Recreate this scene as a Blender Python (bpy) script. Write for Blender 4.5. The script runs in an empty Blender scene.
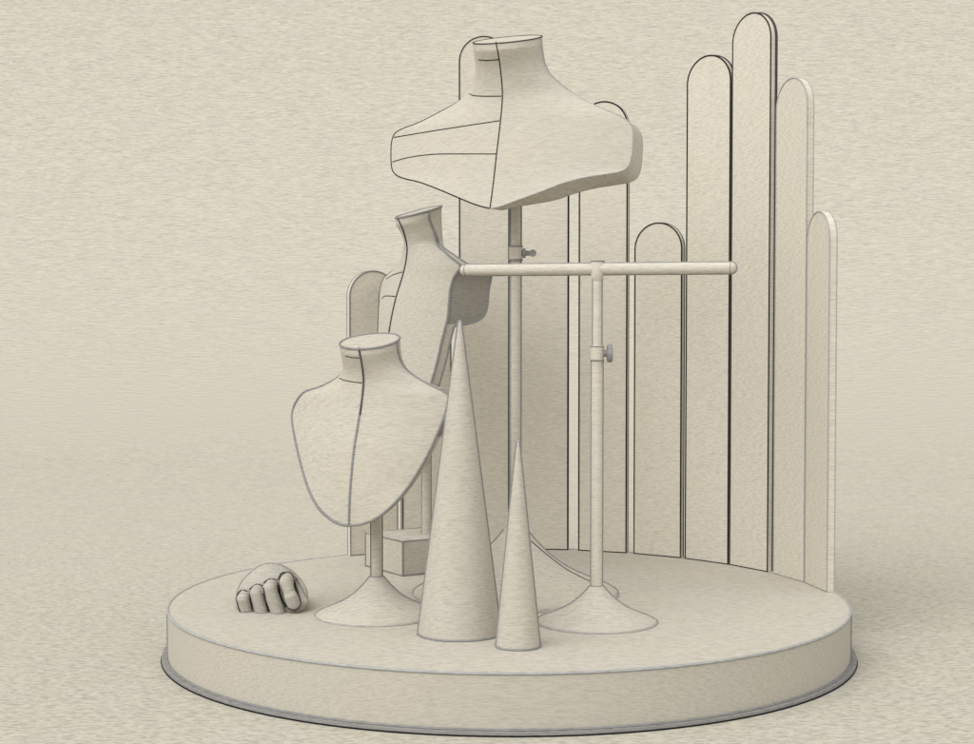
import bpy, bmesh, math, random
from mathutils import Vector, Matrix
from mathutils.bvhtree import BVHTree
random.seed(4)
S = bpy.context.scene
COL = S.collection
PI = math.pi
W0, H0 = 974, 744                        # size of the photograph
# ------------------------------------------------------------------ camera
CAM = Vector((0.0, -1.8995, 0.3423)); F = 1595.9; PITCH = 0.0379; YAW = -0.01338
FW = Vector((math.sin(YAW)*math.cos(PITCH), math.cos(YAW)*math.cos(PITCH), -math.sin(PITCH)))
RT = Vector((math.cos(YAW), -math.sin(YAW), 0)); UP = RT.cross(FW)
cd = bpy.data.cameras.new('camera'); co = bpy.data.objects.new('camera', cd); COL.objects.link(co)
cd.sensor_width = 36; cd.lens = F/W0*36; cd.clip_end = 100; cd.clip_start = 0.05
co.matrix_world = Matrix(((RT.x, UP.x, -FW.x, CAM.x), (RT.y, UP.y, -FW.y, CAM.y), (RT.z, UP.z, -FW.z, CAM.z), (0, 0, 0, 1)))
S.camera = co
def ray(x, y): return (FW + RT*((x-W0/2)/F) + UP*((H0/2-y)/F)).normalized()
def on_plane(x, y, p, n):
    r = ray(x, y); return CAM + r*((p-CAM).dot(n)/r.dot(n))
def ground(x, y, z=0): return on_plane(x, y, Vector((0, 0, z)), Vector((0, 0, 1)))
def px(p):                                # metres per photo pixel at a point
    return (p-CAM).dot(FW)/F
# ------------------------------------------------------------------ materials
def node(nt, t, loc=(0, 0), **k):
    n = nt.nodes.new(t); n.location = loc
    for a, b in k.items(): setattr(n, a, b)
    return n
def paper(name, col, k=1.0, amp=0.095, far=False, sy=1.0, rough=0.9, bump=0.12):
    m = bpy.data.materials.new(name); m.use_nodes = True; nt = m.node_tree; L = nt.links
    b = nt.nodes['Principled BSDF']; b.inputs['Roughness'].default_value = rough
    b.inputs['Specular IOR Level'].default_value = 0.12
    geo = node(nt, 'ShaderNodeNewGeometry')
    def fibre(sc, sx, seed):               # embossed laid-paper fibre: a noise minus itself shifted upward
        outs = []
        for sh in (0, .42):
            mp = node(nt, 'ShaderNodeMapping'); mp.inputs['Scale'].default_value = (sx*.9, sx*sy, sx*9.5)
            mp.inputs['Location'].default_value = (seed, seed*.7+sh, seed*.3+sh)
            L.new(geo.outputs['Position'], mp.inputs['Vector'])
            n = node(nt, 'ShaderNodeTexNoise'); n.inputs['Scale'].default_value = sc
            n.inputs['Detail'].default_value = 2.0; n.inputs['Roughness'].default_value = 0.6; n.inputs['Distortion'].default_value = 0.35
            L.new(mp.outputs[0], n.inputs['Vector']); outs.append(n.outputs['Fac'])
        d = node(nt, 'ShaderNodeMath', operation='SUBTRACT'); L.new(outs[0], d.inputs[0]); L.new(outs[1], d.inputs[1])
        e = node(nt, 'ShaderNodeMath', operation='ADD'); L.new(d.outputs[0], e.inputs[0]); e.inputs[1].default_value = .5
        return e.outputs[0]
    def mix(a, b_, f):
        n = node(nt, 'ShaderNodeMix'); L.new(a, n.inputs[2]); L.new(b_, n.inputs[3])
        if isinstance(f, float): n.inputs[0].default_value = f
        else: L.new(f, n.inputs[0])
        return n.outputs[0]
    fac = fibre(1, 112*k, 1.3)
    if far:
        f2 = fibre(1, 62*k, 5.1); f3 = fibre(1, 29*k, 3.3)
        sp = node(nt, 'ShaderNodeSeparateXYZ'); L.new(geo.outputs['Position'], sp.inputs[0])
        def rng(a, c):
            r = node(nt, 'ShaderNodeMapRange'); r.inputs[1].default_value = a; r.inputs[2].default_value = c
            L.new(sp.outputs[1], r.inputs[0]); return r.outputs[0]
        fac = mix(mix(fac, f2, rng(.3, 2.4)), f3, rng(1.8, 5.0))
    mr = node(nt, 'ShaderNodeMapRange'); mr.inputs[1].default_value = .27; mr.inputs[2].default_value = .62
    mr.inputs[3].default_value = 1-amp*2.2; mr.inputs[4].default_value = 1+amp*.6
    L.new(fac, mr.inputs[0])
    # broad warm / cool drift of the paper stock
    bn = node(nt, 'ShaderNodeTexNoise'); bn.inputs['Scale'].default_value = 9*k; bn.inputs['Detail'].default_value = 4
    L.new(geo.outputs['Position'], bn.inputs['Vector'])
    br = node(nt, 'ShaderNodeMapRange'); br.inputs[1].default_value = .35; br.inputs[2].default_value = .65
    L.new(bn.outputs['Fac'], br.inputs[0])
    cm = node(nt, 'ShaderNodeMix', data_type='RGBA')
    cm.inputs[6].default_value = (col[0]*.995, col[1]*.997, col[2]*1.012, 1)
    cm.inputs[7].default_value = (col[0]*1.004, col[1]*1.002, col[2]*.985, 1)
    L.new(br.outputs[0], cm.inputs[0])
    vm = node(nt, 'ShaderNodeVectorMath', operation='MULTIPLY')
    L.new(cm.outputs[2], vm.inputs[0]); L.new(mr.outputs[0], vm.inputs[1])
    L.new(vm.outputs[0], b.inputs['Base Color'])
    bp = node(nt, 'ShaderNodeBump'); bp.inputs['Strength'].default_value = bump; bp.inputs['Distance'].default_value = .001/k
    L.new(fac, bp.inputs['Height']); L.new(bp.outputs[0], b.inputs['Normal'])
    return m
PAPER = (0.47, 0.439, 0.373)
M_BACK = paper('backdrop_paper', (0.452, 0.426, 0.358), amp=.14, sy=2.0, far=True)
M_BODY = paper('paper_board', PAPER)
M_TOP = paper('podium_paper', PAPER, amp=.08, sy=1.9)
M_BUST = paper('bust_linen', (0.482, 0.450, 0.383), amp=.085)
M_ARM_SHADE = paper('arm_end_shade', (0.26, 0.245, 0.21))  # darker body colour that paints in the shade on the arm ends
M_PANEL = paper('panel_board', (0.60, 0.560, 0.478))
M_LIGHT = paper('pale_board', (0.54, 0.505, 0.432))
M_HAND = paper('hand_plaster', (0.41, 0.387, 0.335), amp=.1)
M_PLINTH = paper('grey_felt', (0.26, 0.255, 0.245), amp=.12)
def inkm(name, v, amp=.12):
    return paper(name, (v*1.01, v, v*.98), amp=amp, bump=.05)
M_INK = inkm('black_piping', .008); M_DGREY = inkm('dark_grey_line', .06); M_GREY = inkm('grey_line', .235); M_PALE = inkm('pale_grey_piping', .36)
# ------------------------------------------------------------------ helpers
def empty(name, loc, label, cat, group=None):
    o = bpy.data.objects.new(name, None); COL.objects.link(o); o.location = loc; o.empty_display_size = .03
    o['label'] = label; o['category'] = cat
    if group: o['group'] = group
    return o
def link(name, bm, mat, parent=None, sharp=40, weld=1e-5):
    if weld: bmesh.ops.remove_doubles(bm, verts=bm.verts, dist=weld)
    bmesh.ops.recalc_face_normals(bm, faces=bm.faces)
    for f in bm.faces: f.smooth = True
    for e in bm.edges:
        if len(e.link_faces) == 2 and e.calc_face_angle(0) > math.radians(sharp): e.smooth = False
    me = bpy.data.meshes.new(name); 
    root = parent
    while root is not None and root.parent is not None: root = root.parent
    if root is not None: bmesh.ops.translate(bm, verts=bm.verts, vec=-root.location)
    bm.to_mesh(me); bm.free(); me.materials.append(mat)
    o = bpy.data.objects.new(name, me); COL.objects.link(o)
    if parent is not None: o.parent = parent
    return o
def tube(bm, pts, r, n=6, closed=False):
    P = [Vector(p) for p in pts]
    Q = [P[0]]
    for p in P[1:]:
        if (p-Q[-1]).length > 1e-5: Q.append(p)
    P = Q; N = len(P)
    if N < 2: return
    rings = []; u = None
    for i, p in enumerate(P):
        a = P[(i-1) % N] if (closed or i) else P[0]; c = P[(i+1) % N] if (closed or i < N-1) else P[-1]
        t = (c-a).normalized()
        if u is None:
            u = t.cross(Vector((0, 0, 1)));  u = u if u.length > .01 else t.cross(Vector((1, 0, 0)))
        u = (u - t*u.dot(t)).normalized(); w = t.cross(u)
        rr = r[i] if isinstance(r, (list, tuple)) else r
        rings.append([bm.verts.new(p + (u*math.cos(2*PI*k/n) + w*math.sin(2*PI*k/n))*rr) for k in range(n)])
    for i in range(N if closed else N-1):
        A, B = rings[i], rings[(i+1) % N]
        for k in range(n): bm.faces.new((A[k], A[(k+1) % n], B[(k+1) % n], B[k]))
    if not closed:
        bm.faces.new(rings[0][::-1]); bm.faces.new(rings[-1])
def lathe(bm, prof, c, n=96, cap=True):
    rings = [[bm.verts.new((c[0]+r*math.cos(2*PI*k/n), c[1]+r*math.sin(2*PI*k/n), z)) for k in range(n)] for r, z in prof]
    for A, B in zip(rings, rings[1:]):
        for k in range(n): bm.faces.new((A[k], A[(k+1) % n], B[(k+1) % n], B[k]))
    if cap: bm.faces.new(rings[0][::-1]); bm.faces.new(rings[-1])
def ring(c, r, z, n=160): return [(c[0]+r*math.cos(2*PI*k/n), c[1]+r*math.sin(2*PI*k/n), z) for k in range(n)]
def side_dirs(c):                          # longitudes at right angles to the camera line, where tubes imitate drawn outlines
    d = Vector((c[0]-CAM.x, c[1]-CAM.y, 0)).normalized(); s = Vector((d.y, -d.x, 0)); return (-s, s)
def lens_seg(bm, a, b, r, n=16): tube(bm, [a, b], r, n)
def smooth_poly(pts, step=1.0):            # Catmull-Rom through 2D/3D points
    P = [Vector(p) for p in pts]; out = []
    for i in range(len(P)-1):
        p0 = P[max(i-1, 0)]; p1 = P[i]; p2 = P[i+1]; p3 = P[min(i+2, len(P)-1)]
        n = max(2, int((p2-p1).length/step))
        for k in range(n):
            t = k/n
            out.append(.5*((2*p1) + (p2-p0)*t + (2*p0-5*p1+4*p2-p3)*t*t + (3*p1-p0-3*p2+p3)*t**3))
    out.append(P[-1]); return out
def bvh_of(o):
    off = Vector((0, 0, 0)); q = o
    while q is not None: off += q.location; q = q.parent
    me = o.data
    return BVHTree.FromPolygons([v.co+off for v in me.vertices], [tuple(p.vertices) for p in me.polygons])
def drawn(bm, bvh, pts, r, lift=.0):       # a seam or drawn line lying on a surface
    out = []
    for q in smooth_poly([(a, b, 0) for a, b in pts], 3):
        hit = bvh.ray_cast(CAM, ray(q.x, q.y))
        if hit[0] is not None: out.append(hit[0]-ray(q.x, q.y)*lift)
    if len(out) > 1: tube(bm, out, r, 6)
# ------------------------------------------------------------------ backdrop: floor sweeping up into a wall
TOPZ = 0.0; T1 = .0546; T2 = .0047; FLOOR = -(T1+T2)
bm = bmesh.new(); prof = []
y0, yc, rad = -4.0, 2.2, 4.2
for i in range(25): prof.append((y0+(yc-y0)*i/24, FLOOR))
for i in range(1, 33):
    a = i/32*PI/2; prof.append((yc+rad*math.sin(a), FLOOR+rad*(1-math.cos(a))))
for i in range(1, 9): prof.append((yc+rad, FLOOR+rad+i*.35))
rows = [[bm.verts.new((x, y, z)) for x in [-6+12*j/12 for j in range(13)]] for y, z in prof]
for A, B in zip(rows, rows[1:]):
    for j in range(12): bm.faces.new((A[j], A[j+1], B[j+1], B[j]))
bd = link('backdrop', bm, M_BACK, None, 60, 0)
if bd.data.polygons[0].normal.z < 0: bd.data.flip_normals()
bd['kind'] = 'structure'
# ------------------------------------------------------------------ podium
R = .4
pod = empty('round_podium', (0, 0, FLOOR), 'low round podium on a thin grey plinth, carrying all the displays', 'podium')
bm = bmesh.new(); lathe(bm, [(R-.0015, -T1), (R, -T1+.001), (R, -.0015), (R-.0015, 0)], (0, 0), 256); link('drum', bm, M_TOP, pod)
bm = bmesh.new(); lathe(bm, [(.4073, FLOOR), (.4073, -T1-.0004), (.4, -T1-.0002)], (0, 0), 256); link('plinth', bm, M_PLINTH, pod)
bm = bmesh.new(); tube(bm, ring((0, 0), R-.0003, -.0006, 256), .0017, 6, True); link('top_edge_piping', bm, M_PALE, pod)
bm = bmesh.new(); tube(bm, ring((0, 0), R+.0012, -T1+.0004, 256), .0014, 6, True)
for s in side_dirs((0, 0)):
    q = s*R; q = Vector((q.x, q.y, 0)) + Vector((0, -.2, 0))*.0
    d = math.asin(R/ CAM.length)
    base = Vector((0, 0, 0)); ang = math.atan2(CAM.y, CAM.x) + (PI/2-d)*(1 if s.x > 0 else -1)
    tube(bm, [(R*math.cos(ang), R*math.sin(ang), -.001), (R*math.cos(ang), R*math.sin(ang), -T1)], .0014, 6)
link('side_outline', bm, M_GREY, pod)  # upright tubes imitate the drum's drawn outline from the camera
bm = bmesh.new(); tube(bm, ring((0, 0), .4073, FLOOR+.0008, 256), .0009, 6, True); link('plinth_edge', bm, M_INK, pod)
# ------------------------------------------------------------------ rounded panels round the rim
PT = .0095
def panel(x1, x2, ytop, label, trim, lw, side=M_GREY, sw=1.3):
    Rf = R-PT+.0005
    def rim(x):                            # the point of the panel circle seen at photo column x
        lo, hi = -80*PI/180, 88*PI/180
        for _ in range(40):
            m = (lo+hi)/2; p = Vector((Rf*math.sin(m), Rf*math.cos(m), 0)); v = p-CAM
            if W0/2+F*v.dot(RT)/v.dot(FW) < x: lo = m
            else: hi = m
        return Vector((Rf*math.sin(lo), Rf*math.cos(lo), 0))
    A, B = rim(x1), rim(x2); c = (A+B)/2; u = (B-A).normalized(); w = (B-A).length/2
    nrm = Vector((u.y, -u.x, 0));
    if nrm.dot(c) > 0: nrm = -nrm          # towards the podium centre
    H = on_plane((x1+x2)/2, ytop, c, nrm).z
    t = empty('rounded_panel', c, label, 'display panel', 'rounded panels standing along the podium rim')
    out = [(-w, 0)] + [(-w, (H-w)*k/6) for k in range(1, 6)] + [(-w*math.cos(a), H-w+w*math.sin(a)) for a in [PI*k/28 for k in range(29)]] + [(w, (H-w)*k/6) for k in range(5, 0, -1)] + [(w, 0)]
    bm = bmesh.new(); z0 = .0003
    f = [bm.verts.new(c+u*a+Vector((0, 0, max(b, z0)))) for a, b in out]
    g = [bm.verts.new(v.co-nrm*PT) for v in f]
    bm.faces.new(f); bm.faces.new(g[::-1])
    for k in range(len(f)): bm.faces.new((f[k], f[(k+1) % len(f)], g[(k+1) % len(f)], g[k]))
    link('board', bm, M_PANEL, t, 30)
    r = px(c)*lw/2
    bm = bmesh.new(); tube(bm, [c+u*a+Vector((0, 0, max(b, z0+.0005)))+nrm*.0001 for a, b in out], r, 6, True)
    link('front_piping', bm, trim, t)
    bm = bmesh.new(); tube(bm, [c+u*a+Vector((0, 0, max(b, z0+.0005)))-nrm*PT for a, b in out], px(c)*sw/2, 6)  # the wide dark ones put the shade of the panel gaps into colour
    link('back_edge_line', bm, side, t)
    return t
panel(350.5, 397.5, 271, 'shortish panel at the far left end of the curved row, half behind the smallest-necked bust', M_GREY, 1.6)
panel(403, 451, 300, 'panel almost hidden behind the bust raised on the square block', M_DGREY, 1.3)
panel(459.8, 508.6, 36.5, 'tall panel whose rounded top shows beside the neck of the widest bust', M_DGREY, 1.4)
panel(518.8, 567.6, 128, 'panel behind the tall bust pole, its top hidden by the widest bust', M_INK, 1.5)
panel(578.7, 626, 101.8, 'panel whose rounded top just clears the right shoulder of the widest bust', M_INK, 1.5)
panel(634, 680.3, 223, 'short panel crossed near its top by the right half of the bar', M_INK, 1.4, M_DGREY)
panel(685.3, 727.8, 56, 'tall panel just left of the tallest one', M_INK, 1.5, M_DGREY, 2.6)
panel(729.8, 767.3, 14, 'tallest panel of the whole curved row', M_INK, 1.4, M_DGREY, 3.2)
panel(773.5, 803.8, 79, 'tall panel just right of the tallest one', M_PALE, 1.4, M_PALE)
panel(805, 826.8, 212, 'narrow-looking panel ending the row at the far right', M_PALE, 1.5, M_PALE)
# ------------------------------------------------------------------ stand parts
FLARE = [(1, 0), (1, .05), (.975, .09), (.93, .135), (.87, .185), (.78, .24), (.68, .30), (.57, .375), (.45, .48), (.34, .61), (.24, .76), (.165, .89), (.11, 1)]
def flare(t, c, Rb, h, rp, z0=0, k=1.0, gm=None):
    pr = [(max(r*Rb, rp), z0+zz*h) for r, zz in [(1, 0)] + [(q.x, q.y) for q in smooth_poly([(a, b, 0) for a, b in FLARE], .03)]]
    bm = bmesh.new(); lathe(bm, pr+[(rp*.9, z0+h+.0005)], c, 96); b = link('base', bm, M_BODY, t, 50)
    bm = bmesh.new()
    for s in side_dirs(c): tube(bm, [Vector((c[0], c[1], 0))+s*r+Vector((0, 0, z)) for r, z in pr[1:]], px(Vector((*c, 0)))*2.6/2, 6)
    tube(bm, ring(c, rp, z0+h), px(Vector((*c, 0)))*.9, 6, True)
    link('base_profile_outline', bm, gm or M_GREY, b)
    bm = bmesh.new(); tube(bm, ring(c, Rb, z0+.0006, 96), px(Vector((*c, 0)))*.8, 6, True)
    link('base_edge', bm, M_PALE, b)
    return b
def pole(t, c, r, z0, z1, gm=None, lw=2.0, mat=None):
    bm = bmesh.new(); lathe(bm, [(r, z0), (r, z1)], c, 32); p = link('pole', bm, mat or M_BODY, t)
    bm = bmesh.new()
    for s in side_dirs(c):
        q = Vector((c[0], c[1], 0))+s*r; tube(bm, [q+Vector((0, 0, z0)), q+Vector((0, 0, z1))], px(q)*lw/2, 6)
    link('pole_outline', bm, gm or M_GREY, p); return p
def zat(y, c):                             # height of photo row y on the vertical line through c
    v = Vector((c[0], c[1], 0)); d = Vector((v.x-CAM.x, v.y-CAM.y, 0)).normalized()
    x = W0/2+F*(v-CAM).dot(RT)/(v-CAM).dot(FW)
    return on_plane(x, y, v, d).z
# ------------------------------------------------------------------ busts
def lerp_tab(tab, v):                      # tab sorted by falling v
    if v >= tab[0][0]: return tab[0][1]
    for (a, x), (b, y) in zip(tab, tab[1:]):
        if v >= b: return x+(y-x)*(a-v)/max(a-b, 1e-9)
    return tab[-1][1]
def sstep(a, b, x):
    t = min(1, max(0, (x-a)/(b-a))); return t*t*(3-2*t)
def bust(t, c, psi, left, right, seam, kappa, rneck, T0, sigma, ytop, vshift=0.0, drop=0.0, sym=False, trim=(None, None), lw=(2, 2), kfade=.25, nk=0, da=.6, db=.82, ha=.6, hb=.3, shear_len=.05, mat=None, arm=None):
    fwd = Vector((-math.sin(psi), -math.cos(psi), 0)); ua = Vector((math.cos(psi), -math.sin(psi), 0)); C = Vector((c[0], c[1], 0))
    st = []
    for q in smooth_poly([(a, b, 0) for a, b in seam], 2):
        p = on_plane(q.x, q.y, C, ua); st.append((p.z, (p-C).dot(fwd)))
    st.sort(key=lambda a: -a[0])
    zt = zat(ytop, C); zb = st[-1][0]
    E = lambda z: (z-zb)/(zt-zb)
    nw = lambda w, z: (1-sstep(rneck*1.1, rneck*2.3, w))*sstep(.5, .65, E(z))
    def fr(u, w, cf, z):                   # depth of the front shell: a domed chest that turns into a round neck
        k = nw(w, z); e = E(z); uu = min(abs(u)/max(w, 1e-6), 1)
        body = kappa*w*w*(.25+.75*sstep(0, kfade, e)); m = sstep(da, db, e)
        D = body*(1-m)+rneck*m
        return cf-D*((uu*uu)*(1-k)+(1-math.sqrt(max(0, 1-uu*uu)))*k)
    def trace(lst, sg):
        out = []
        for q in smooth_poly([(a, b, 0) for a, b in lst], 2):
            g = 0
            for _ in range(12):
                p = on_plane(q.x, q.y, C+fwd*g, fwd); u = (p-C).dot(ua)*sg
                g = .5*g+.5*fr(u, max(u, 1e-5), lerp_tab(st, p.z), p.z)
            out.append((p.z, max(u, 0)))
        out.sort(key=lambda a: -a[0]); return out
    RTb = trace(right, 1); LTb = RTb if sym else trace(left, -1)
    bmaR = bmesh.new(); bmaL = bmesh.new(); N = 120; M = 40; levels = []
    for i in range(N+1):
        s = i/N; levels.append(zt+(zb-zt)*(s if s < .5 else s))
    # finer steps near the tip, where the outline runs almost level
    levels = sorted(set(levels+[zb+(zt-zb)*.012*k/8 for k in range(8)]), reverse=True)
    bm = bmesh.new(); loops = []; rimL = []; rimR = []; brR = []
    for z in levels:
        e = (z-zb)/(zt-zb)
        wl, wr, cf = lerp_tab(LTb, z), lerp_tab(RTb, z), lerp_tab(st, z)
        if e <= 1e-6: wl = wr = .0006
        if nk: kk = sstep(nk-.02, nk+.06, e); wl = wl*(1-kk)+rneck*kk*(.93+.07*sstep(.93, 1, e)); wr = wr*(1-kk)+rneck*kk*(.93+.07*sstep(.93, 1, e))
        wl = max(wl, .0006); wr = max(wr, .0006)
        k = nw(max(wl, wr), z); wm = max(wl, wr)
        Tt = T0(e)
        dz = lambda g: -math.tan(sigma)*(g-(cf-rneck))*sstep(zt-shear_len, zt, z)
        front = []
        for j in range(M+1):
            a = -math.cos(PI*j/M); u = a*(wl if a < 0 else wr); g = fr(u, wl if a < 0 else wr, cf, z)
            front.append(C+fwd*g+ua*u+Vector((0, 0, z+dz(g))))
        gL = (front[0]-C).dot(fwd)-Tt; gR = (front[-1]-C).dot(fwd)-Tt
        gb = st[0][1]-2*rneck; hump = max(0, (gL+gR)/2-gb)*sstep(hb, ha, e)
        back = []
        for j in range(M+1):
            a = math.cos(PI*j/M); u = a*(wl if a < 0 else wr); s = (u+wl)/(wl+wr)
            g = gL+(gR-gL)*s-hump*math.sqrt(max(0, 1-a*a))
            back.append(C+fwd*g+ua*u+Vector((0, 0, z+dz(g)-drop*(1 if a > 0 else 0)*(1-k)*sstep(.75, .25, e)*sstep(0, .12, e))))
        loops.append([bm.verts.new(p) for p in front+back]); rimL.append(front[0]); rimR.append(front[-1]); brR.append(back[0])
    n = len(loops[0])
    for A, B in zip(loops, loops[1:]):
        em = E(.5*(A[0].co.z+B[0].co.z))
        for j in range(n):
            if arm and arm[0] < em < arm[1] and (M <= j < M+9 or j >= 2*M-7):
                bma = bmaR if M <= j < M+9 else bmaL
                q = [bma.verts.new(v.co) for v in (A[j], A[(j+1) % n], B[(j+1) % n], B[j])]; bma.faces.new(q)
            else: bm.faces.new((A[j], A[(j+1) % n], B[(j+1) % n], B[j]))
    topring = [v.co.copy() for v in loops[0]]
    bm.faces.new(loops[0]); bm.faces.new(loops[-1][::-1])
    o = link('torso', bm, mat or M_BODY, t, 38, 1e-6)
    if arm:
        link('arm_end', bmaR, M_ARM_SHADE, o, 45, 1e-5); link('arm_end', bmaL, M_ARM_SHADE, o, 45, 1e-5)
    s0 = px(C+fwd*.05)
    bm = bmesh.new(); tube(bm, rimL, s0*lw[0]/2, 6); link('left_edge_piping', bm, trim[0], o)
    bm = bmesh.new(); tube(bm, rimR, s0*lw[1]/2, 6); link('right_edge_piping', bm, trim[1], o)
    return o, topring, brR, s0
# widest bust, on the tall pole
s3 = ground(515.5, 594); PS3 = math.radians(21)
f3 = Vector((-math.sin(PS3), -math.cos(PS3), 0)); c3 = s3+f3*.028
# neck axis must show at column 507.5
t3 = empty('necklace_bust', (s3.x, s3.y, 0), 'widest bust with broad shoulders and pointed lower edge, on the tallest pole', 'bust display', 'necklace busts')
left3 = [(475, 40), (476, 52), (477.5, 66), (476, 80), (470, 92), (457, 102.5), (438, 113), (418, 123), (402, 129), (394.5, 134), (391.5, 143), (391, 155), (391.5, 166), (394, 173), (402, 178), (420, 182.5), (440, 190), (460, 198.5), (476, 205), (490, 208.6)]
right3 = [(540, 36), (541.5, 50), (544.5, 63), (550, 74), (560, 84), (574, 94), (590, 103), (606, 110), (620, 116), (629, 122), (632.5, 130), (632.5, 145), (631, 158), (627.5, 167), (619, 172), (604, 174.5), (585, 177.5), (562, 183.5), (540, 192), (515, 201), (500, 206.5), (490, 208.6)]
seam3 = [(496, 42), (499.5, 62), (502, 85), (502.3, 100), (500.5, 121), (496.5, 155), (493.5, 182), (490, 208.6)]
def capT(e, a, b, T):                      # rounded arm end: thickness rising and falling like a superellipse
    x = (e-(a+b)/2)/((b-a)/2); return T*max(0, 1-abs(x)**4)**.3
def TT3(e): return max(capT(e, -.05, .62, .038), .014*sstep(0, .2, e)*(1-sstep(.6, .84, e)))+.0015
o3, top3, br3, p3 = bust(t3, c3, PS3, left3, right3, seam3, 1.7, .0385, TT3, math.radians(15), 39.5, trim=(M_INK, M_PALE), lw=(1.3, 1.2), drop=.009, mat=M_BUST, da=.45, db=.74)
bv = bvh_of(o3)
bm = bmesh.new()
drawn(bm, bv, seam3, p3*.62)
for pl in ([(478.5, 60), (488, 60.5), (499, 59.6)], [(467, 92.5), (473, 95.5), (484, 96.3), (501.5, 96.2)], [(394, 137.5), (430, 131.5), (465, 126), (499.5, 120.8)], [(392.5, 162), (410, 157.3), (435, 154.3), (470, 154), (496, 154)]):
    drawn(bm, bv, pl, p3*.55)
link('seam', bm, M_INK, o3)
bm = bmesh.new(); tube(bm, top3, p3*.7, 6, True); link('neck_rim', bm, M_DGREY, o3)
bm = bmesh.new(); tube(bm, br3, p3*.6, 6); link('back_edge_line', bm, M_PALE, o3)
flare(t3, s3.xy[:], .1235, .079, .0062)
pole(t3, s3.xy[:], .0060, .079, zat(120, s3), M_GREY, 3.0)
bm = bmesh.new(); za, zb_ = zat(260, s3), zat(246.5, s3); lathe(bm, [(.0072, za), (.0082, za+.001), (.0082, zb_-.001), (.0072, zb_)], s3.xy[:], 32); col = link('collar', bm, M_BODY, t3)
def knob(parent, c, z, x0, length, rd, stem, face=0.0, mat=M_GREY):
    d = Vector((math.cos(face), math.sin(face), 0)); a = Vector((c[0], c[1], z))
    bm = bmesh.new(); tube(bm, [a+d*x0*.5, a+d*(x0+stem)], rd*.38, 16)
    tube(bm, [a+d*(x0+stem), a+d*(x0+stem+.0008), a+d*(x0+length-.0008), a+d*(x0+length)], [rd*.85, rd, rd, rd*.85], 20)
    return link('knob', bm, mat, parent, 30)
bm = bmesh.new()
for z in (za, zb_): tube(bm, ring(s3.xy[:], .0082, z, 32), .0009, 6, True)
link('collar_rim', bm, M_GREY, col)
zk = (za+zb_)/2; a = Vector((s3.x, s3.y, zk)); bm = bmesh.new()
tube(bm, [a+Vector((.004, 0, 0)), a+Vector((.0125, 0, 0))], .0034, 16); tube(bm, [a+Vector((.0085, 0, 0)), a+Vector((.0118, 0, 0))], .0058, 16)
tube(bm, [a+Vector((.0125, -.001, 0)), a+Vector((.0225, -.003, 0))], .0030, 16); tube(bm, [a+Vector((.0205, .002, 0)), a+Vector((.0205, -.008, 0))], .0042, 16)
link('knob', bm, M_PLINTH, col, 30)
b3 = [o for o in t3.children if o.name.startswith('base')][0]; bv = bvh_of(b3); bm = bmesh.new()
drawn(bm, bv, [(531, 541), (546, 554), (566, 569), (588, 580.5), (602, 585), (609, 592)], .0008); link('seam', bm, M_INK, b3)

# rounded bust at the front left
s1 = ground(376.8, 615); PS1 = math.radians(24); f1 = Vector((-math.sin(PS1), -math.cos(PS1), 0))
c1 = s1+f1*.0225
t1 = empty('necklace_bust', (s1.x, s1.y, 0), 'lowest bust with a rounded bottom edge, on a short pole beside the fist', 'bust display', 'necklace busts')
left1 = [(342.5, 343), (344, 354), (345.5, 365), (342, 374), (333, 381), (318, 388), (305, 392), (298, 399), (293.5, 408), (292, 420), (296, 443), (302, 468), (309, 490), (318, 507), (329, 518), (340, 524), (349, 525.5)]
right1 = [(396.5, 341), (398, 353), (402, 364), (410, 373), (422, 381), (436, 388), (447, 393.5), (449, 397), (447, 407), (443, 420), (437, 434), (430, 450), (420, 468), (410, 484), (399, 498), (386, 511), (373, 520), (360, 524.5), (349, 525.5)]
seam1 = [(358.7, 348), (361, 360), (363, 373), (363.3, 386), (361.5, 403), (358, 425), (354, 450), (351, 480), (349.5, 505), (349, 525.5)]
def TT1(e): return max(capT(e, .485, .74, .036), .010*(1-sstep(.7, .84, e)))+.0005
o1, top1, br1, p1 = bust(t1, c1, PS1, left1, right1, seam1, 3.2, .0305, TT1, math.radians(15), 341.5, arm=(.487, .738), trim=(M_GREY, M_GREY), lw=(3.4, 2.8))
bv = bvh_of(o1); bm = bmesh.new(); drawn(bm, bv, seam1, p1*1.4); link('centre_seam', bm, M_GREY, o1)
bm = bmesh.new()
drawn(bm, bv, seam1[:5]+[(360, 415)], p1*.55, .0012)
for pl in ([(345.5, 356), (352, 357.5), (360, 358)], [(339.5, 372.5), (337.8, 376.5), (342, 379.5), (350, 381.5), (362.5, 383)]): drawn(bm, bv, pl, p1*.5)
link('seam', bm, M_INK, o1)
bm = bmesh.new(); tube(bm, top1, p1*1.25, 6, True); link('neck_rim', bm, M_GREY, o1)
flare(t1, s1.xy[:], .0685, .044, .0068)
pole(t1, s1.xy[:], .0062, .0435, zat(470, s1), M_DGREY, 1.8)

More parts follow.
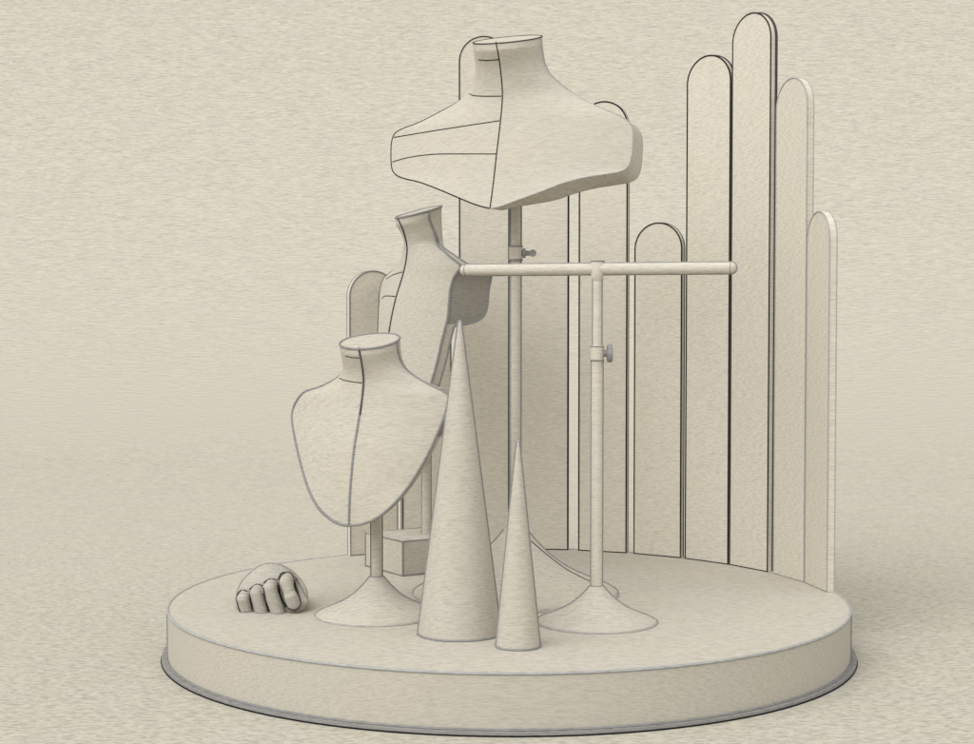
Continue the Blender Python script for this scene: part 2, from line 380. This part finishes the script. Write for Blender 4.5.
# bust on the square block
blk = Vector((-.1365, .150)); e1 = Vector((.829, .559)); e2 = Vector((-.559, .829)); BL = .099; BH = .0455
ctr = blk+e1*BL/2+e2*BL/2
tb = empty('riser_block', (ctr.x, ctr.y, 0), 'low square block turned cornerwise, lifting the middle bust off the podium', 'riser')
bm = bmesh.new(); cs = [blk, blk+e1*BL, blk+e1*BL+e2*BL, blk+e2*BL]
lo = [bm.verts.new((p.x, p.y, .0002)) for p in cs]; hi = [bm.verts.new((p.x, p.y, BH)) for p in cs]
bm.faces.new(lo[::-1]); bm.faces.new(hi)
for k in range(4): bm.faces.new((lo[k], lo[(k+1) % 4], hi[(k+1) % 4], hi[k]))
bmesh.ops.bevel(bm, geom=list(bm.edges), offset=.0016, segments=3, affect='EDGES')
link('block', bm, M_BODY, tb, 50)
bm = bmesh.new(); tube(bm, [(p.x, p.y, BH) for p in cs], .0011, 6, True)
for p in cs: tube(bm, [(p.x, p.y, .0005), (p.x, p.y, BH)], .0011, 6)
tube(bm, [(p.x, p.y, .0008) for p in cs], .0009, 6, True)
link('edge_outline', bm, M_GREY, tb)
s2 = ground(426.5, 533.2, BH); PS2 = math.radians(60); f2 = Vector((-math.sin(PS2), -math.cos(PS2), 0))
c2 = s2+f2*.012
t2 = empty('necklace_bust', (s2.x, s2.y, BH+.0002), 'bust turned sharply to the left, standing on the square block between the other two busts', 'bust display', 'necklace busts')
right2 = [(427, 211), (429.5, 224), (434, 237), (440, 247), (450, 257), (460, 265), (459, 270), (454, 277), (450.5, 288), (449, 302), (447.5, 318), (442, 340), (437, 362), (430, 386), (421, 410), (410, 432), (399, 447), (388, 452)]
left2 = [(405, 217), (410, 230), (412.5, 243), (410, 254), (402, 263), (391, 272), (383.5, 279), (380.5, 288), (380, 303), (379, 320), (378, 340), (377, 370), (378, 400), (381, 425), (388, 452)]
seam2 = [(398, 219), (403, 230), (406.5, 243), (407, 253), (404, 271), (396.5, 296), (392, 315), (388.5, 335), (384, 370), (381, 400), (383, 430), (388, 452)]
def TT2(e): return max(capT(e, .53, .775, .056), .012*(1-sstep(.75, .93, e)))+.0005
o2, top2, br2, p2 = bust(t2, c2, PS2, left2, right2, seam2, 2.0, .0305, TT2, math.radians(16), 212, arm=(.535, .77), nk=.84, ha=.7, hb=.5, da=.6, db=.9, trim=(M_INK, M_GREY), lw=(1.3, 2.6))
bv = bvh_of(o2); bm = bmesh.new(); drawn(bm, bv, seam2[:8], p2*1.1); link('centre_seam', bm, M_GREY, o2)
bm = bmesh.new(); drawn(bm, bv, seam2[:8], p2*.5, .0012)
for pl in ([(386.5, 279), (393, 275), (402.5, 272)], [(382, 299), (385, 296), (396, 296.5)]): drawn(bm, bv, pl, p2*.5)
link('seam', bm, M_INK, o2)
bm = bmesh.new(); tube(bm, top2, p2*1.2, 6, True); tube(bm, br2, p2*1.1, 6); link('neck_rim', bm, M_GREY, o2)
bm = bmesh.new(); lathe(bm, [(.0061, BH+.0002), (.0061, zat(400, s2))], s2.xy[:], 32); pp = link('pole', bm, M_BODY, t2)
bm = bmesh.new()
for s in side_dirs(s2.xy): q = Vector((s2.x, s2.y, 0))+s*.0061; tube(bm, [q+Vector((0, 0, BH+.0004)), q+Vector((0, 0, zat(420, s2)))], .0011, 6)
link('pole_outline', bm, M_GREY, pp)
# ------------------------------------------------------------------ T-bar stand
sT = ground(596.5, 622); tt = empty('bracelet_stand', (sT.x, sT.y, 0), 'T-shaped stand with a long horizontal bar on a thin pole and a flared foot', 'bracelet stand')
cT = sT.xy[:]; flare(tt, cT, .0665, .040, .0062)
sp_ = ground(595, 622); cP = (sp_.x, sp_.y)
zc0, zc1, zbar = zat(361, cP), zat(345.5, cP), zat(269, cP)
pole(tt, cT, .0062, .0395, zc0+.002, M_GREY, 2.2, M_LIGHT)
bm = bmesh.new(); lathe(bm, [(.0049, zc1-.004), (.0049, zbar)], cT, 32); up = link('upper_pole', bm, M_LIGHT, tt)
bm = bmesh.new()
for s in side_dirs(cT): q = Vector((cT[0], cT[1], 0))+s*.0049; tube(bm, [q+Vector((0, 0, zc1)), q+Vector((0, 0, zbar-.006))], .0012, 6)
link('pole_outline', bm, M_GREY, up)
bm = bmesh.new(); lathe(bm, [(.0062, zc0), (.0072, zc0+.001), (.0072, zc1-.001), (.0062, zc1)], cT, 32); colT = link('collar', bm, M_LIGHT, tt)
bm = bmesh.new()
for z in (zc0+.001, zc1-.001): tube(bm, ring(cT, .0072, z, 32), .0007, 6, True)
link('collar_rim', bm, M_GREY, colT)
knob(colT, cT, (zc0+zc1)/2, .0072, .0095, .0100, .0035, 0, M_PLINTH)
yb = math.radians(-17); db = Vector((math.cos(yb), math.sin(yb), 0)); o_ = Vector((cT[0], cT[1], zbar)); nb = Vector((-db.y, db.x, 0))
eL = on_plane(465.5, 270.5, o_, nb); eR = on_plane(731, 268, o_, nb); eL.z = eR.z = zbar
rb = .0062; bm = bmesh.new()
K = 8; pts = []; rr = []
for k in range(K+1): a = PI/2*k/K; pts.append(eL-db*rb*math.cos(a)); rr.append(max(.0003, rb*math.sin(a)))
for k in range(K+1): a = PI/2*k/K; pts.append(eR+db*rb*math.sin(a)); rr.append(max(.0003, rb*math.cos(a)))
tube(bm, pts, rr, 24); bar = link('bar', bm, M_LIGHT, tt)
bm = bmesh.new()
def bo(a, s): v = (a-CAM).normalized(); n = v.cross(db).normalized(); n = n if n.z > 0 else -n; return a+n*s*rb
pt = [bo(eL, 1)]
loop = [bo(eL, 1)] + [bo(eR, 1)] + [eR+(bo(eR, 1)-eR)*math.cos(a)+db*rb*math.sin(a) for a in [PI*k/12 for k in range(1, 12)]] + [bo(eR, -1), bo(eL, -1)] + [eL+(bo(eL, -1)-eL)*math.cos(a)-db*rb*math.sin(a) for a in [PI*k/12 for k in range(1, 12)]]
tube(bm, loop, .0011, 6, True)  # tube loop imitating the bar's drawn outline towards the camera
tube(bm, [eL+(Vector((0, 0, 1))*math.cos(a)+nb*math.sin(a))*rb for a in [2*PI*k/24 for k in range(24)]], .0005, 6, True)
tube(bm, [eR+(Vector((0, 0, 1))*math.cos(a)+nb*math.sin(a))*rb for a in [2*PI*k/24 for k in range(24)]], .0004, 6, True)
link('bar_outline', bm, M_GREY, bar)
bm = bmesh.new(); z1_ = zbar+.0085; lathe(bm, [(.0052, zbar-.0125), (.0074, zbar-.006), (.0074, z1_-.001), (.0066, z1_)], cT, 32); cap = link('bar_clamp', bm, M_LIGHT, tt)
bm = bmesh.new(); tube(bm, ring(cT, .0072, z1_, 32), .0009, 6, True); link('clamp_rim', bm, M_GREY, cap)
# ------------------------------------------------------------------ ring cones
def cone(xb, yb_, rpx, xt, yt, label):
    c = ground(xb, yb_); s = px(c); r = rpx*s; z = zat(yt, c); top = on_plane(xt, yt, c, Vector((0, 1, 0)))
    t = empty('ring_cone', (c.x, c.y, 0), label, 'ring cone', 'ring cones')
    bm = bmesh.new(); n = 96; L = 30; rings = []
    for i in range(L+1):
        e = i/L; rr_ = r*(1-e)+.0014*e; cc = c.lerp(top, e); cc.z = .0002+(z-.0002)*e
        rings.append([bm.verts.new((cc.x+rr_*math.cos(2*PI*k/n), cc.y+rr_*math.sin(2*PI*k/n), cc.z)) for k in range(n)])
    for A, B in zip(rings, rings[1:]):
        for k in range(n): bm.faces.new((A[k], A[(k+1) % n], B[(k+1) % n], B[k]))
    bm.faces.new(rings[0][::-1]); bm.faces.new(rings[-1]); b = link('cone', bm, M_BODY, t, 50)
    bm = bmesh.new()
    for sd in side_dirs(c.xy): tube(bm, [c+sd*r+Vector((0, 0, .0005)), Vector((top.x, top.y, z))+sd*.0013], s*3.0/2, 6)
    tube(bm, ring(c.xy, r, .0008, 96), s*2.8/2, 6, True)
    link('edge_outline', bm, M_GREY, t)  # side tubes stand in for the cone's drawn outline
cone(459.5, 633.5, 41.5, 459.8, 320, 'tall slim cone in front of the busts, larger of the two cones')
cone(518, 646.5, 22, 518, 441, 'small slim cone at the front, less than half as wide as its neighbour')
# ------------------------------------------------------------------ plaster fist
hc = ground(271, 612); s = px(hc); th = empty('hand_display', (hc.x, hc.y, 0), 'small plaster fist with curled fingers resting on the podium at the front left', 'ring display')
def hp(x, y, d):                            # photo point at depth d (pixels) behind the fingertips' plane
    return on_plane(x, y, hc+Vector((0, d*s, 0)), Vector((0, 1, 0)))
def blob(bm, c, r3, rot=0):
    mtx = Matrix.Translation(c) @ Matrix.Rotation(rot, 4, 'Y') @ Matrix.Diagonal((r3[0], r3[1], r3[2], 1))
    bmesh.ops.create_icosphere(bm, subdivisions=4, radius=1, matrix=mtx)
def chain(bm, P, rs):
    for (a, b), (ra, rb_) in zip(zip(P, P[1:]), zip(rs, rs[1:])):
        n = max(2, int((b-a).length/(.0015)))
        for k in range(n+1):
            e = k/n; bmesh.ops.create_icosphere(bm, subdivisions=2, radius=(ra*(1-e)+rb_*e)*s, matrix=Matrix.Translation(a.lerp(b, e)))
bm = bmesh.new()
blob(bm, hp(271, 600, 40), (36.5*s, 34*s, 38*s))
blob(bm, hp(262, 604, 30), (27*s, 26*s, 24*s))
blob(bm, hp(288, 597, 32), (19*s, 26*s, 25*s))
blob(bm, hp(272, 604, 66), (22*s, 36*s, 22*s))
for (k, m, tpt, r) in [((246.5, 594.5, 12), (243, 599, 0), (246.5, 613.5, 3), 6.6), ((260, 588.5, 12), (256.5, 593, -3), (262, 613.5, -1), 6.8),
                       ((273.5, 584, 12), (269.5, 589, -6), (278, 612.5, -4), 7.3)]:
    P = [hp(*k), hp(*m), hp(*tpt), hp(tpt[0]+1, tpt[1]+1, 14)]
    P[-1].z = max(P[-1].z, r*s*.8)
    chain(bm, P, [r, r, r*.98, r*.8])
P = [hp(289, 579, 12), hp(286, 582, -6), hp(288.6, 590, -8)]; chain(bm, P, [6.8, 6.9, 6.0])
P = [hp(289, 592, -8), hp(291, 597, -9), hp(293.5, 603.5, -7), hp(294, 605, 8)]; chain(bm, P, [5.6, 7.0, 7.2, 6])
P = [hp(297, 588, 24), hp(301.5, 592, 12), hp(303, 602, 5), hp(297, 610, 4), hp(284, 612, 8)]; chain(bm, P, [9, 6.5, 6.2, 5.4, 5])
bmesh.ops.recalc_face_normals(bm, faces=bm.faces)
me = bpy.data.meshes.new('tmp'); bm.to_mesh(me); bm.free(); tmp = bpy.data.objects.new('tmp', me); COL.objects.link(tmp)
rm = tmp.modifiers.new('r', 'REMESH'); rm.mode = 'VOXEL'; rm.voxel_size = .00062
sm = tmp.modifiers.new('s', 'SMOOTH'); sm.factor = .5; sm.iterations = 3
dg = bpy.context.evaluated_depsgraph_get(); me2 = bpy.data.meshes.new_from_object(tmp.evaluated_get(dg)); bpy.data.objects.remove(tmp)
bm = bmesh.new(); bm.from_mesh(me2)
zmin = .0003
for v in bm.verts:
    if v.co.z < zmin: v.co.z = zmin
hand = link('fist', bm, M_HAND, th, 180, 0)
bv = bvh_of(hand); bm = bmesh.new()
for pl in ([(249.5, 594), (250.5, 603), (255, 618)], [(263.5, 588), (266, 600), (271, 618.5)], [(277, 583), (280.5, 595), (285.5, 607)],
           [(237, 596), (241, 590.5), (247, 591.5)], [(250, 589.5), (256.5, 584.5), (262.5, 586.5)], [(264, 583), (270, 579), (276.5, 580.5)],
           [(278.5, 580), (281, 574), (287, 572.5), (292, 575), (295, 584), (299, 597), (300, 605), (295, 609.8), (289, 608.5), (286, 603)],
           [(236.5, 598), (239, 608), (242.5, 616.5)], [(272, 616.5), (279, 617), (285.5, 613)]):
    drawn(bm, bv, pl, s*1.1)
link('crease_shade_line', bm, M_DGREY, hand)  # dark tubes paint in the shade between fingers and the drawn outline
bm = bmesh.new()
for pl in ([(237, 594), (241, 583), (250, 573), (261, 565.5), (272, 563.5), (284, 566.5), (293, 574), (300, 585), (306, 597)],): drawn(bm, bv, pl, s*.8)
link('fist_outline', bm, M_GREY, hand)  # tube standing in for the fist's drawn outline from the camera
# ------------------------------------------------------------------ light
w = bpy.data.worlds.new('World'); S.world = w; w.use_nodes = True
bg = w.node_tree.nodes['Background']; bg.inputs[0].default_value = (1.0, .995, .985, 1); bg.inputs[1].default_value = .96
def lamp(name, en, ang, az, el, col=(1, .99, .97)):
    l = bpy.data.lights.new(name, 'SUN'); l.energy = en; l.angle = math.radians(ang); l.color = col
    o = bpy.data.objects.new(name, l); COL.objects.link(o)
    d = Vector((math.sin(math.radians(az))*math.cos(math.radians(el)), -math.cos(math.radians(az))*math.cos(math.radians(el)), math.sin(math.radians(el))))
    o.rotation_euler = d.to_track_quat('Z', 'Y').to_euler(); o.location = d*3
lamp('soft_key_lamp', 2.45, 62, -36, 46)
S.view_settings.view_transform = 'Standard'; S.view_settings.look = 'None'; S.view_settings.exposure = 0; S.view_settings.gamma = 1
S.render.engine = 'CYCLES'
